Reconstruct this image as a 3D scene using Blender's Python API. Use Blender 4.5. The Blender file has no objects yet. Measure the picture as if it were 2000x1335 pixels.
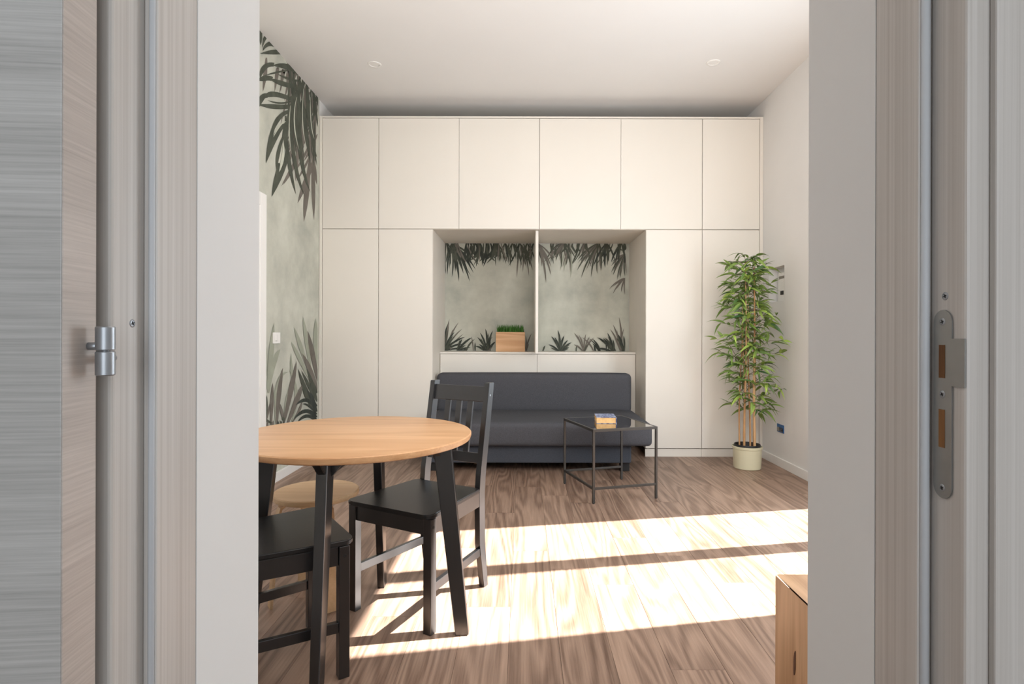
import bpy, bmesh, math, random
from mathutils import Vector, Matrix
random.seed(7)
SC = bpy.context.scene
COL = SC.collection
PI = math.pi
R = math.radians
F, H, VX, VY = 1100.0, 1.12, 1022.0, 652.0      # focal length in px, eye height, principal point

# ---------------------------------------------------------------- camera
cam_d = bpy.data.cameras.new('camera'); cam = bpy.data.objects.new('camera', cam_d); COL.objects.link(cam)
cam.location = (0, 0, H)
cam.rotation_euler = (R(90), -0.0024, 0)
cam_d.sensor_width = 36; cam_d.lens = 36 * F / 2000
cam_d.shift_x = -22 / 2000; cam_d.shift_y = -15.5 / 2000
cam_d.clip_start = 0.02
SC.camera = cam

# ---------------------------------------------------------------- light
world = bpy.data.worlds.new('sky'); SC.world = world; world.use_nodes = True
wn = world.node_tree.nodes; wb = wn['Background']
wb.inputs[0].default_value = (0.62, 0.80, 1.0, 1); wb.inputs[1].default_value = 1.5

def sun_light():
    d = bpy.data.lights.new('sun', 'SUN'); d.energy = 37; d.angle = R(0.55); d.color = (1, 0.985, 0.965)
    o = bpy.data.objects.new('sun', d); COL.objects.link(o)
    v = Vector((-1, -0.19, -0.875)).normalized()
    o.rotation_euler = v.to_track_quat('-Z', 'Y').to_euler()
    o.location = (6, 4, 6)
sun_light()
def area(name, loc, direction, sx, sy, power, color):
    d = bpy.data.lights.new(name, 'AREA'); d.shape = 'RECTANGLE'; d.size = sx; d.size_y = sy
    d.energy = power; d.color = color
    o = bpy.data.objects.new(name, d); COL.objects.link(o); o.location = loc
    o.rotation_euler = Vector(direction).normalized().to_track_quat('-Z', 'Z').to_euler()
    return o
area('window_daylight', (2.30, 3.10, 1.32), (-1, 0, 0), 1.25, 2.4, 92, (0.84, 0.93, 1.0))
area('room_fill', (0.6, 0.95, 2.2), (0.0, 1, 0.12), 2.2, 1.2, 67, (1.0, 0.985, 0.965))  # added soft fill just inside the doorway, no window modelled behind it
area('hall_fill', (0.35, -1.55, 1.5), (0, 1, 0), 1.4, 1.6, 27, (0.84, 0.92, 1.0))  # added cool fill behind the camera, for hallway light of unseen source
SC.view_settings.view_transform = 'Standard'; SC.view_settings.look = 'None'
SC.view_settings.gamma = 1; SC.view_settings.exposure = 0.0
SC.view_settings.use_curve_mapping = False

# ---------------------------------------------------------------- colour and materials
def lin(c):
    c = [v / 255 for v in c]
    return tuple((v / 12.92 if v <= .04045 else ((v + .055) / 1.055) ** 2.4) for v in c) + (1,)
def new_mat(name, rough=.6, metal=0, spec=.5):
    m = bpy.data.materials.new(name); m.use_nodes = True
    b = m.node_tree.nodes['Principled BSDF']
    b.inputs['Roughness'].default_value = rough; b.inputs['Metallic'].default_value = metal
    b.inputs['Specular IOR Level'].default_value = spec
    return m, m.node_tree.nodes, m.node_tree.links, b
def plain(name, c, rough=.6, metal=0, spec=.5, var=.04, scale=6, bump=0, bscale=200):
    m, n, l, b = new_mat(name, rough, metal, spec)
    tc = n.new('ShaderNodeTexCoord'); nz = n.new('ShaderNodeTexNoise'); nz.inputs['Scale'].default_value = scale
    nz.inputs['Detail'].default_value = 4
    l.new(tc.outputs['Object'], nz.inputs['Vector'])
    cr = n.new('ShaderNodeValToRGB'); c0 = lin(c)
    cr.color_ramp.elements[0].position = .3; cr.color_ramp.elements[1].position = .7
    cr.color_ramp.elements[0].color = tuple(v * (1 - var) for v in c0[:3]) + (1,)
    cr.color_ramp.elements[1].color = tuple(min(1, v * (1 + var)) for v in c0[:3]) + (1,)
    l.new(nz.outputs['Fac'], cr.inputs['Fac']); l.new(cr.outputs['Color'], b.inputs['Base Color'])
    if bump:
        n2 = n.new('ShaderNodeTexNoise'); n2.inputs['Scale'].default_value = bscale; l.new(tc.outputs['Object'], n2.inputs['Vector'])
        bp = n.new('ShaderNodeBump'); bp.inputs['Strength'].default_value = bump; bp.inputs['Distance'].default_value = .002
        l.new(n2.outputs['Fac'], bp.inputs['Height']); l.new(bp.outputs['Normal'], b.inputs['Normal'])
    return m
def wood(name, c1, c2, axis='Z', ring=10, stretch=(3.0, .45), fine=(90, 2.5), rough=.5, fine_amt=.5, ring_amt=.6,
         rand=True, spec=.4, bump=.05, tone=0.0, cross='XY'):
    """Grain runs along axis. Contour lines of a stretched noise give the cathedral figure, fine noise the pores."""
    m, n, l, b = new_mat(name, rough, 0, spec)
    tc = n.new('ShaderNodeTexCoord'); oi = n.new('ShaderNodeObjectInfo')
    add = n.new('ShaderNodeVectorMath'); add.operation = 'ADD'
    l.new(tc.outputs['Object'], add.inputs[0])
    if rand:
        sc = n.new('ShaderNodeVectorMath'); sc.operation = 'SCALE'; sc.inputs['Scale'].default_value = 1.0
        cx = n.new('ShaderNodeCombineXYZ')
        for k, f in enumerate((37.0, 91.0, 53.0)):
            mm = n.new('ShaderNodeMath'); mm.operation = 'MULTIPLY'; mm.inputs[1].default_value = f
            l.new(oi.outputs['Random'], mm.inputs[0]); l.new(mm.outputs[0], cx.inputs[k])
        l.new(cx.outputs[0], sc.inputs[0]); l.new(sc.outputs[0], add.inputs[1])
    def mapped(a, s):
        mp = n.new('ShaderNodeMapping')
        v = [s, s, s]; v['XYZ'.index(axis)] = a
        mp.inputs['Scale'].default_value = v; l.new(add.outputs[0], mp.inputs['Vector']); return mp
    m1 = mapped(stretch[1], stretch[0])
    n1 = n.new('ShaderNodeTexNoise'); n1.inputs['Scale'].default_value = 1; n1.inputs['Detail'].default_value = 1.5
    n1.inputs['Distortion'].default_value = .3
    l.new(m1.outputs[0], n1.inputs['Vector'])
    mu = n.new('ShaderNodeMath'); mu.operation = 'MULTIPLY'; mu.inputs[1].default_value = ring * 6.283
    l.new(n1.outputs['Fac'], mu.inputs[0])
    si = n.new('ShaderNodeMath'); si.operation = 'SINE'; l.new(mu.outputs[0], si.inputs[0])
    mr = n.new('ShaderNodeMapRange'); mr.inputs['From Min'].default_value = -1; mr.inputs['From Max'].default_value = 1
    l.new(si.outputs[0], mr.inputs['Value'])
    m2 = mapped(fine[1], fine[0])
    n2 = n.new('ShaderNodeTexNoise'); n2.inputs['Scale'].default_value = 1; n2.inputs['Detail'].default_value = 5
    n2.inputs['Roughness'].default_value = .65
    l.new(m2.outputs[0], n2.inputs['Vector'])
    m3 = mapped(.7, 5.0)
    n3 = n.new('ShaderNodeTexNoise'); n3.inputs['Scale'].default_value = 1; n3.inputs['Detail'].default_value = 3
    l.new(m3.outputs[0], n3.inputs['Vector'])
    def madd(x, k, y=None):
        q = n.new('ShaderNodeMath'); q.operation = 'MULTIPLY_ADD'; l.new(x, q.inputs[0]); q.inputs[1].default_value = k
        if y is None: q.inputs[2].default_value = 0
        else: l.new(y, q.inputs[2])
        return q.outputs[0]
    rest = max(.05, 1 - fine_amt - ring_amt * .5)
    s = madd(mr.outputs[0], ring_amt * .5); s = madd(n2.outputs['Fac'], fine_amt, s); s = madd(n3.outputs['Fac'], rest, s)
    if tone:
        s2 = n.new('ShaderNodeMath'); s2.operation = 'MULTIPLY_ADD'; l.new(oi.outputs['Random'], s2.inputs[0])
        s2.inputs[1].default_value = tone; l.new(s, s2.inputs[2]); s3 = n.new('ShaderNodeMath'); s3.operation = 'SUBTRACT'
        l.new(s2.outputs[0], s3.inputs[0]); s3.inputs[1].default_value = tone / 2; s = s3.outputs[0]
    cr = n.new('ShaderNodeValToRGB'); e = cr.color_ramp.elements
    e[0].position = .27; e[0].color = lin(c1); e[1].position = .73; e[1].color = lin(c2)
    l.new(s, cr.inputs['Fac']); l.new(cr.outputs['Color'], b.inputs['Base Color'])
    bp = n.new('ShaderNodeBump'); bp.inputs['Strength'].default_value = bump; bp.inputs['Distance'].default_value = .001
    l.new(n2.outputs['Fac'], bp.inputs['Height']); l.new(bp.outputs['Normal'], b.inputs['Normal'])
    return m

M = {}
M['plaster'] = plain('wall_plaster', (228, 226, 223), .9, spec=.2, var=.02, scale=2, bump=.05, bscale=120)
M['ceiling'] = plain('ceiling_paint', (232, 230, 227), .9, spec=.2, var=.01, scale=2)
M['floor'] = wood('floor_oak_vinyl', (99, 75, 61), (172, 143, 123), 'Y', ring=10, stretch=(6.8, .6), fine=(150, 4.0),
                  rough=.42, fine_amt=.46, ring_amt=.40, tone=.12, bump=.08)
M['laminate'] = wood('pale_laminate', (176, 168, 160), (210, 204, 198), 'Z', ring=4, stretch=(7, .12), fine=(190, .8),
                     rough=.45, fine_amt=.8, ring_amt=.2, rand=False, bump=.12)
M['leaf_face'] = wood('door_laminate', (156, 153, 149), (200, 197, 193), 'X', ring=4, stretch=(9, .25), fine=(260, 4.0),
                      rough=.4, fine_amt=.85, ring_amt=.25, rand=False, bump=.12)
M['leaf_edge'] = wood('door_edge_laminate', (168, 156, 147), (200, 188, 179), 'Y', ring=4, stretch=(9, .6), fine=(300, 7.0),
                      rough=.45, fine_amt=.85, ring_amt=.25, rand=False, bump=.12)
M['gasket'] = plain('grey_rubber', (190, 191, 193), .5, var=.02)
M['steel'] = plain('satin_nickel', (158, 160, 163), .38, .75, var=.03, scale=30)
M['strike'] = plain('satin_strike_steel', (138, 136, 132), .45, .6, var=.05, scale=40)
M['dark'] = plain('dark_recess', (40, 38, 37), .7)
M['raw_wood'] = wood('raw_wood', (84, 52, 24), (142, 96, 52), 'Z', fine=(200, 8), rough=.8)
M['cabinet'] = plain('cabinet_melamine', (229, 223, 213), .45, spec=.35, var=.012, scale=1.5)
M['cab_edge'] = plain('cabinet_edge', (228, 220, 208), .5, spec=.3, var=.02)
M['black_wood'] = wood('black_stained_pine', (10, 10, 11), (25, 24, 25), 'Z', ring=5, fine=(150, 4), rough=.30, fine_amt=.6,
                       ring_amt=.3, spec=1.0, bump=.06)
M['black_seat'] = wood('black_stained_seat', (11, 11, 12), (28, 27, 27), 'Y', ring=5, fine=(120, 4), rough=.40, fine_amt=.6,
                       ring_amt=.3, spec=.5, bump=.12)
M['table_wood'] = wood('honey_oak_top', (184, 136, 93), (218, 174, 131), 'X', ring=7, stretch=(6, .5), fine=(140, 2.2), rough=.38,
                       fine_amt=.55, ring_amt=.35, rand=False, bump=.05)
M['stool_wood'] = wood('birch_stool', (196, 160, 118), (228, 196, 155), 'X', ring=4, fine=(120, 3), rough=.5, fine_amt=.5, ring_amt=.2)
M['box_wood'] = wood('knotty_oak', (176, 134, 96), (216, 176, 136), 'Z', ring=8, stretch=(5, .6), fine=(150, 3), rough=.45,
                     fine_amt=.5, ring_amt=.5)
M['box_top'] = wood('knotty_oak_top', (176, 134, 96), (216, 176, 136), 'Y', ring=8, stretch=(5, .6), fine=(150, 3), rough=.45,
                    fine_amt=.5, ring_amt=.5)
M['planter_wood'] = wood('planter_pine', (196, 148, 104), (226, 184, 142), 'X', ring=6, stretch=(8, 1.2), fine=(150, 4), rough=.55,
                         fine_amt=.4, ring_amt=.5)
M['fabric'] = plain('charcoal_fabric', (79, 79, 83), .95, spec=.15, var=.22, scale=260, bump=.5, bscale=500)
M['sofa_base'] = plain('charcoal_base_fabric', (73, 76, 83), .95, spec=.15, var=.2, scale=260, bump=.5, bscale=500)
M['black_plastic'] = plain('black_plastic', (26, 26, 27), .5)
M['steel_dark'] = plain('dark_grey_steel', (74, 72, 69), .38, .55, var=.08, scale=25)
M['white_plastic'] = plain('white_plastic', (236, 234, 230), .35, var=.01)
M['grey_plastic'] = plain('grey_display', (120, 114, 106), .3, var=.03)
M['blue_plastic'] = plain('blue_plastic', (30, 92, 150), .4, var=.08, scale=30)
M['navy'] = plain('navy_insert', (24, 40, 62), .35, var=.1)
M['cream_pot'] = plain('cream_glazed_pot', (214, 208, 178), .35, var=.02)
M['soil'] = plain('dark_soil', (40, 34, 30), .95, var=.4, scale=80, bump=.6, bscale=90)
M['pages'] = plain('aged_pages', (226, 180, 122), .8, var=.1, scale=60)
M['cane'] = wood('bamboo_cane', (168, 120, 74), (221, 181, 134), 'Z', ring=3, fine=(120, 6), rough=.45)
M['twig'] = plain('grey_twig', (112, 98, 80), .7, var=.2, scale=40)
M['grass'] = plain('planter_grass', (62, 112, 34), .6, var=.35, scale=60)
M['mural_dark'] = plain('print_dark', (84, 87, 77), .9, spec=.1, var=.16, scale=14)
M['mural_black'] = plain('print_black', (66, 70, 65), .9, spec=.1, var=.2, scale=14)
M['mural_mid'] = plain('print_taupe', (116, 110, 102), .9, spec=.1, var=.12, scale=12)
M['mural_light'] = plain('print_sage', (158, 161, 145), .9, spec=.1, var=.08, scale=10)
M['mural_pale'] = plain('print_pale_line', (196, 198, 182), .9, spec=.1, var=.05, scale=10)
M['book_cover'] = None

def leaf_mat(name, c1, c2):
    m, n, l, b = new_mat(name, .42, 0, .5)
    oi = n.new('ShaderNodeObjectInfo'); tc = n.new('ShaderNodeTexCoord')
    nz = n.new('ShaderNodeTexNoise'); nz.inputs['Scale'].default_value = 9; l.new(tc.outputs['Object'], nz.inputs['Vector'])
    a = n.new('ShaderNodeMath'); a.operation = 'MULTIPLY_ADD'; l.new(oi.outputs['Random'], a.inputs[0]); a.inputs[1].default_value = .8
    s = n.new('ShaderNodeMath'); s.operation = 'MULTIPLY'; l.new(nz.outputs['Fac'], s.inputs[0]); s.inputs[1].default_value = .4
    l.new(s.outputs[0], a.inputs[2])
    cr = n.new('ShaderNodeValToRGB'); e = cr.color_ramp.elements
    e[0].position = .15; e[0].color = lin(c1); e[1].position = 1.0; e[1].color = lin(c2)
    l.new(a.outputs[0], cr.inputs['Fac']); l.new(cr.outputs['Color'], b.inputs['Base Color'])
    return m
M['leaf'] = leaf_mat('bamboo_leaf', (40, 80, 46), (168, 194, 92))
def mural_mat():
    m, n, l, b = new_mat('mural_paper', .9, 0, .1)
    tc = n.new('ShaderNodeTexCoord')
    n1 = n.new('ShaderNodeTexNoise'); n1.inputs['Scale'].default_value = 2.6; n1.inputs['Detail'].default_value = 8
    n1.inputs['Roughness'].default_value = .6
    l.new(tc.outputs['Object'], n1.inputs['Vector'])
    cr = n.new('ShaderNodeValToRGB'); e = cr.color_ramp.elements
    e[0].position = .32; e[0].color = lin((170, 171, 160)); e[1].position = .68; e[1].color = lin((206, 206, 193))
    x = e.new(.5); x.color = lin((190, 190, 177))
    l.new(n1.outputs['Fac'], cr.inputs['Fac']); l.new(cr.outputs['Color'], b.inputs['Base Color'])
    return m
M['mural'] = mural_mat()
def cover_mat():
    m, n, l, b = new_mat('blue_patterned_cover', .3, 0, .5)
    tc = n.new('ShaderNodeTexCoord')
    v = n.new('ShaderNodeTexNoise'); v.inputs['Scale'].default_value = 55; v.inputs['Detail'].default_value = 3
    l.new(tc.outputs['Object'], v.inputs['Vector'])
    cr = n.new('ShaderNodeValToRGB'); e = cr.color_ramp.elements
    e[0].position = .48; e[0].color = lin((52, 66, 128)); e[1].position = .56; e[1].color = lin((186, 196, 216))
    l.new(v.outputs['Fac'], cr.inputs['Fac']); l.new(cr.outputs['Color'], b.inputs['Base Color'])
    return m
M['book_cover'] = cover_mat()
def box_face_mat():
    m = wood('knotty_oak_side', (158, 108, 68), (217, 168, 122), 'Z', ring=8, stretch=(5, .6), fine=(150, 3), rough=.45,
             fine_amt=.5, ring_amt=.5)
    return m
def glass_mat():
    m = bpy.data.materials.new('clear_glass'); m.use_nodes = True; n = m.node_tree.nodes; l = m.node_tree.links
    n.remove(n['Principled BSDF']); out = n['Material Output']
    fr = n.new('ShaderNodeFresnel'); fr.inputs['IOR'].default_value = 1.52
    tr = n.new('ShaderNodeBsdfTransparent'); tr.inputs[0].default_value = (.93, .96, .95, 1)
    gl = n.new('ShaderNodeBsdfGlossy'); gl.inputs['Roughness'].default_value = .02
    mx = n.new('ShaderNodeMixShader'); mm = n.new('ShaderNodeMath'); mm.operation = 'MULTIPLY'; mm.inputs[1].default_value = 2.0
    mm.use_clamp = True
    l.new(fr.outputs[0], mm.inputs[0]); l.new(mm.outputs[0], mx.inputs[0]); l.new(tr.outputs[0], mx.inputs[1]); l.new(gl.outputs[0], mx.inputs[2])
    l.new(mx.outputs[0], out.inputs['Surface']); return m
M['glass'] = glass_mat()

# ---------------------------------------------------------------- helpers
def empty(name, loc=(0, 0, 0), rz=0, label=None, cat=None, group=None, kind=None):
    o = bpy.data.objects.new(name, None); COL.objects.link(o); o.location = loc; o.rotation_euler = (0, 0, rz)
    o.empty_display_size = .05
    return tag(o, label, cat, group, kind)
def tag(o, label=None, cat=None, group=None, kind=None):
    if label: o['label'] = label
    if cat: o['category'] = cat
    if group: o['group'] = group
    if kind: o['kind'] = kind
    return o
def link(name, bm, mats, parent=None, smooth=False):
    me = bpy.data.meshes.new(name); bmesh.ops.recalc_face_normals(bm, faces=bm.faces); bm.to_mesh(me); bm.free()
    for m in (mats if isinstance(mats, (list, tuple)) else [mats]): me.materials.append(m)
    if smooth:
        for p in me.polygons: p.use_smooth = True
    o = bpy.data.objects.new(name, me); COL.objects.link(o)
    if parent: o.parent = parent
    return o
def auto_smooth(o, ang=35):
    me = o.data
    for p in me.polygons: p.use_smooth = True
    bm = bmesh.new(); bm.from_mesh(me)
    for e in bm.edges:
        if len(e.link_faces) == 2 and e.calc_face_angle(0) > R(ang): e.smooth = False
    bm.to_mesh(me); bm.free(); return o
def wpos(p):
    v = Vector((0, 0, 0))
    while p: v = v + p.location; p = p.parent
    return v
def add_box(bm, x0, x1, y0, y1, z0, z1, bevel=0, seg=2):
    r = bmesh.ops.create_cube(bm, size=1)
    vs = r['verts']
    bmesh.ops.scale(bm, vec=(x1 - x0, y1 - y0, z1 - z0), verts=vs)
    bmesh.ops.translate(bm, vec=((x0 + x1) / 2, (y0 + y1) / 2, (z0 + z1) / 2), verts=vs)
    if bevel:
        es = list({e for v in vs for e in v.link_edges})
        bmesh.ops.bevel(bm, geom=es, offset=bevel, segments=seg, profile=.5, affect='EDGES')
    return bm
def box(name, parent, x0, x1, y0, y1, z0, z1, mat, bevel=0, seg=2):
    """world coordinates, for parents that are not rotated"""
    w = wpos(parent) if parent else Vector((0, 0, 0))
    cx, cy, cz = (x0 + x1) / 2, (y0 + y1) / 2, z0
    bm = bmesh.new(); add_box(bm, x0 - cx, x1 - cx, y0 - cy, y1 - cy, 0, z1 - z0, bevel, seg)
    o = link(name, bm, mat, parent); o.location = Vector((cx, cy, cz)) - w
    return o
def beam(bm, a, b, w, d, side=Vector((1, 0, 0)), w2=None, d2=None, bevel=.002):
    """rectangular bar from a to b; w across `side`, d across the other way"""
    a, b = Vector(a), Vector(b); ax = (b - a).normalized()
    s = (side - ax * side.dot(ax)).normalized(); t = ax.cross(s)
    w2 = w if w2 is None else w2; d2 = d if d2 is None else d2
    vs = []
    for p, ww, dd in ((a, w, d), (b, w2, d2)):
        for i, j in ((-1, -1), (1, -1), (1, 1), (-1, 1)):
            vs.append(bm.verts.new(p + s * ww / 2 * i + t * dd / 2 * j))
    fs = [(0, 1, 2, 3), (7, 6, 5, 4)] + [(i, i + 4, (i + 1) % 4 + 4, (i + 1) % 4) for i in range(4)]
    faces = [bm.faces.new([vs[k] for k in f]) for f in fs]
    if bevel:
        es = list({e for f in faces for e in f.edges})
        bmesh.ops.bevel(bm, geom=es, offset=bevel, segments=2, profile=.5, affect='EDGES')
    return bm
def tube(bm, pts, rad, seg=8, caps=True):
    rings = []
    n = len(pts)
    for i, p in enumerate(pts):
        p = Vector(p); q = Vector(pts[min(i + 1, n - 1)]) - Vector(pts[max(i - 1, 0)])
        q.normalize(); u = q.orthogonal().normalized() if i == 0 else (u - q * u.dot(q)).normalized()
        w = q.cross(u); rr = rad[i] if isinstance(rad, (list, tuple)) else rad
        rings.append([bm.verts.new(p + (u * math.cos(k * 2 * PI / seg) + w * math.sin(k * 2 * PI / seg)) * rr) for k in range(seg)])
    for a, b in zip(rings, rings[1:]):
        for k in range(seg): bm.faces.new((a[k], a[(k + 1) % seg], b[(k + 1) % seg], b[k]))
    if caps: bm.faces.new(rings[0][::-1]); bm.faces.new(rings[-1])
    return bm
def lathe(bm, prof, seg=48, ox=0, oy=0):
    rings = []
    for r, z in prof:
        if r <= 1e-6: rings.append([bm.verts.new((ox, oy, z))])
        else: rings.append([bm.verts.new((ox + r * math.cos(2 * PI * k / seg), oy + r * math.sin(2 * PI * k / seg), z)) for k in range(seg)])
    for a, b in zip(rings, rings[1:]):
        for k in range(seg):
            k2 = (k + 1) % seg
            if len(a) == 1 and len(b) == 1: continue
            if len(a) == 1: bm.faces.new((a[0], b[k], b[k2]))
            elif len(b) == 1: bm.faces.new((a[k], b[0], a[k2]))
            else: bm.faces.new((a[k], b[k], b[k2], a[k2]))
    return bm
def prism(bm, pts, a, b, f):
    """extrude 2D outline pts from a to b; f(u, v, w) -> xyz"""
    A = [bm.verts.new(f(u, v, a)) for u, v in pts]; B = [bm.verts.new(f(u, v, b)) for u, v in pts]
    bm.faces.new(A[::-1]); bm.faces.new(B); n = len(pts)
    for i in range(n): bm.faces.new((A[i], A[(i + 1) % n], B[(i + 1) % n], B[i]))
    return bm
def puff(bm, c, half, r, bulge=(0, 0, 0), n=(24, 12, 6)):
    """rounded upholstered block"""
    def axis(h, k):
        s = [-h + r * (1 - math.cos(PI / 2 * i / 4)) for i in range(4)]
        mid = [-h + r + (2 * h - 2 * r) * i / k for i in range(k + 1)]
        return s + mid + [-v for v in s[::-1]]
    ax = [axis(half[i], n[i]) for i in range(3)]
    cache = {}
    def V(i, j, k):
        key = (i, j, k)
        if key not in cache:
            p = Vector((ax[0][i], ax[1][j], ax[2][k]))
            inn = Vector([max(-(half[q] - r), min(half[q] - r, p[q])) for q in range(3)])
            d = p - inn
            if d.length > 1e-9: p = inn + d.normalized() * r
            u = [p[q] / half[q] for q in range(3)]
            for q in range(3):
                o1, o2 = (q + 1) % 3, (q + 2) % 3
                p[q] += bulge[q] * u[q] * (1 - u[o1] ** 4) * (1 - u[o2] ** 4)
            cache[key] = bm.verts.new(p + Vector(c))
        return cache[key]
    L = [len(a) for a in ax]
    for k in (0, L[2] - 1):
        for i in range(L[0] - 1):
            for j in range(L[1] - 1): bm.faces.new((V(i, j, k), V(i + 1, j, k), V(i + 1, j + 1, k), V(i, j + 1, k)))
    for j in (0, L[1] - 1):
        for i in range(L[0] - 1):
            for k in range(L[2] - 1): bm.faces.new((V(i, j, k), V(i + 1, j, k), V(i + 1, j, k + 1), V(i, j, k + 1)))
    for i in (0, L[0] - 1):
        for j in range(L[1] - 1):
            for k in range(L[2] - 1): bm.faces.new((V(i, j, k), V(i, j + 1, k), V(i, j + 1, k + 1), V(i, j, k + 1)))
    return bm

# ---------------------------------------------------------------- room shell
XL, XR, YN, YF, ZC = -1.87, 2.19, 0.82, 5.97, 3.257   # room: left, right, near, far, ceiling
YC = 5.15                                            # front plane of the cabinet wall
DL, DR = -0.385, 0.415                               # plaster reveal of the doorway
YW = 0.5435                                           # hall side face of the doorway wall

# floor: a slab with every plank its own piece
fl = box('floor', None, XL - .3, XR + .3, YW - .02, YF + .2, -.15, -.009, M['dark']); tag(fl, 'brown oak plank floor with wide sunlit stripes', kind='structure')
PW, PL = .182, 1.22
pm = {}
nx = int(math.ceil((XR - XL) / PW))
for i in range(nx):
    x0 = XL + i * PW; x1 = min(XR, x0 + PW)
    y = YN - .27 - random.random() * PL * .9
    if i % 2: y -= .2
    while y < YF:
        a, b = max(y, YN - .27), min(y + PL, YF)
        if b - a > .02:
            key = (round(x1 - x0, 4), round(b - a, 4))
            if key not in pm:
                bm = bmesh.new(); w, lth = x1 - x0, b - a
                g = .0004; c = .0009
                lo = [(g, g), (w - g, g), (w - g, lth - g), (g, lth - g)]
                hi = [(g + c, g + c), (w - g - c, g + c), (w - g - c, lth - g - c), (g + c, lth - g - c)]
                v0 = [bm.verts.new((p[0], p[1], -.009)) for p in lo]; v1 = [bm.verts.new((p[0], p[1], -.0007)) for p in lo]
                v2 = [bm.verts.new((p[0], p[1], 0)) for p in hi]
                bm.faces.new(v0[::-1]); bm.faces.new(v2)
                for k in range(4):
                    k2 = (k + 1) % 4
                    bm.faces.new((v0[k], v0[k2], v1[k2], v1[k])); bm.faces.new((v1[k], v1[k2], v2[k2], v2[k]))
                me = bpy.data.meshes.new('plank'); bm.to_mesh(me); bm.free(); me.materials.append(M['floor']); pm[key] = me
            o = bpy.data.objects.new('plank', pm[key]); COL.objects.link(o); o.parent = fl
            o.location = Vector((x0, a, 0)) - fl.location
        y += PL
tag(box('floor_hall', None, -1.3, 1.4, -2.0, YW - .0205, -.15, 0, M['floor']), 'oak floor of the hallway before the door', kind='structure')
tag(box('ceiling', None, XL - .3, XR + .3, YN - .01, YF + .2, ZC, ZC + .2, M['ceiling']), 'white flat ceiling of the living room', kind='structure')
tag(box('ceiling_hall', None, -1.3, 1.4, -2.0, YN - .011, 2.7, 2.9, M['ceiling']), 'hallway ceiling', kind='structure')
tag(box('wall_back', None, XL - .3, XR + .3, YF, YF + .2, 0, ZC, M['plaster']), 'back wall behind the cabinets', kind='structure')
tag(box('wall_left', None, XL - .3, XL, YN, YF, 0, ZC, M['plaster']), 'left wall carrying the palm mural', kind='structure')
# right wall with a window opening and a small recess
RY0, RY1, RZ0, RZ1 = 4.727, 5.02, 1.405, 1.705
WY0, WY1, WZ1 = 2.38, 3.86, 2.78
bm = bmesh.new(); T = .16
for y0, y1, z0, z1 in ((YN, WY0, 0, ZC), (WY0, WY1, WZ1, ZC), (WY1, RY0, 0, ZC), (RY0, RY1, 0, RZ0), (RY0, RY1, RZ1, ZC), (RY1, YF, 0, ZC)):
    add_box(bm, XR, XR + T, y0, y1, z0, z1)
add_box(bm, XR + .075, XR + T, RY0, RY1, RZ0, RZ1)
bmesh.ops.remove_doubles(bm, verts=bm.verts, dist=1e-5)
tag(link('wall_right', bm, M['plaster']), 'cream right wall beside the bamboo plant', kind='structure')
# wall between hall and room
bm = bmesh.new()
add_box(bm, XL - .3, DL, .665, YN, 0, ZC); add_box(bm, DR, XR + .3, .665, YN, 0, ZC); add_box(bm, DL, DR, .665, YN, 2.12, ZC)
add_box(bm, -1.3, DL - .05, YW, .665, 0, 2.9); add_box(bm, DR + .05, 1.4, YW, .665, 0, 2.9); add_box(bm, DL - .05, DR + .05, YW, .665, 2.17, 2.9)
tag(link('wall_front', bm, M['plaster']), 'thick white plaster wall pierced by the doorway', kind='structure')
bm = bmesh.new(); add_box(bm, -1.5, -1.3, -2.2, YW, 0, 2.9); tag(link('wall_hall_left', bm, M['plaster']), kind='structure')
bm = bmesh.new(); add_box(bm, 1.4, 1.6, -2.2, YW, 0, 2.9); tag(link('wall_hall_right', bm, M['plaster']), kind='structure')
bm = bmesh.new(); add_box(bm, -1.3, 1.4, -2.2, -2.0, 0, 2.9); tag(link('wall_hall_back', bm, M['plaster']), kind='structure')
# baseboards
tag(box('baseboard_right', None, XR - .015, XR, WY1 + .01, YC - .002, .0, .072, M['white_plastic'], .002), kind='structure')
tag(box('baseboard_left', None, XL, XL + .015, 4.072, YC - .03, .0, .072, M['white_plastic'], .002), kind='structure')
tag(box('baseboard_far', None, XR - .015, XR, YN + .001, WY0 - .01, .0, .072, M['white_plastic'], .002), kind='structure')

# French window in the right wall (outside the frame, it casts the sun stripes)
w1 = empty('window_1', (XR + .03, 3.1, 0), kind='structure')
fx0, fx1 = XR + .002, XR + .052
box('window_frame', w1, fx0, fx1, WY0, 2.48, 0, WZ1, M['white_plastic'], .003)
box('window_frame', w1, fx0, fx1, 3.70, WY1, 0, WZ1, M['white_plastic'], .003)
box('window_mullion', w1, fx0, fx1, 3.06, 3.175, .09, 2.50, M['white_plastic'], .003)
box('window_head', w1, fx0, fx1, 2.48, 3.70, 2.50, WZ1, M['white_plastic'], .003)
box('window_sill', w1, fx0, fx1, 2.48, 3.70, 0, .09, M['white_plastic'], .003)
# door casing on the left wall
d2 = empty('door_2', (XL, 3.55, 0), kind='structure')
box('door_casing', d2, XL, XL + .014, 3.98, 4.07, 0, 2.12, M['white_plastic'], .002)
box('door_casing', d2, XL, XL + .014, 3.10, 3.19, 0, 2.12, M['white_plastic'], .002)
box('door_casing', d2, XL, XL + .014, 3.19, 3.98, 2.03, 2.12, M['white_plastic'], .002)
box('door_panel', d2, XL, XL + .006, 3.19, 3.98, .005, 2.03, M['white_plastic'], .001)
h = link('door_handle', beam(beam(bmesh.new(), (.006, -.34, 1.02), (.05, -.34, 1.02), .018, .018, Vector((0, 0, 1))), (.05, -.345, 1.02), (.05, -.22, 1.02), .012, .018), M['steel'], d2)

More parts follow.
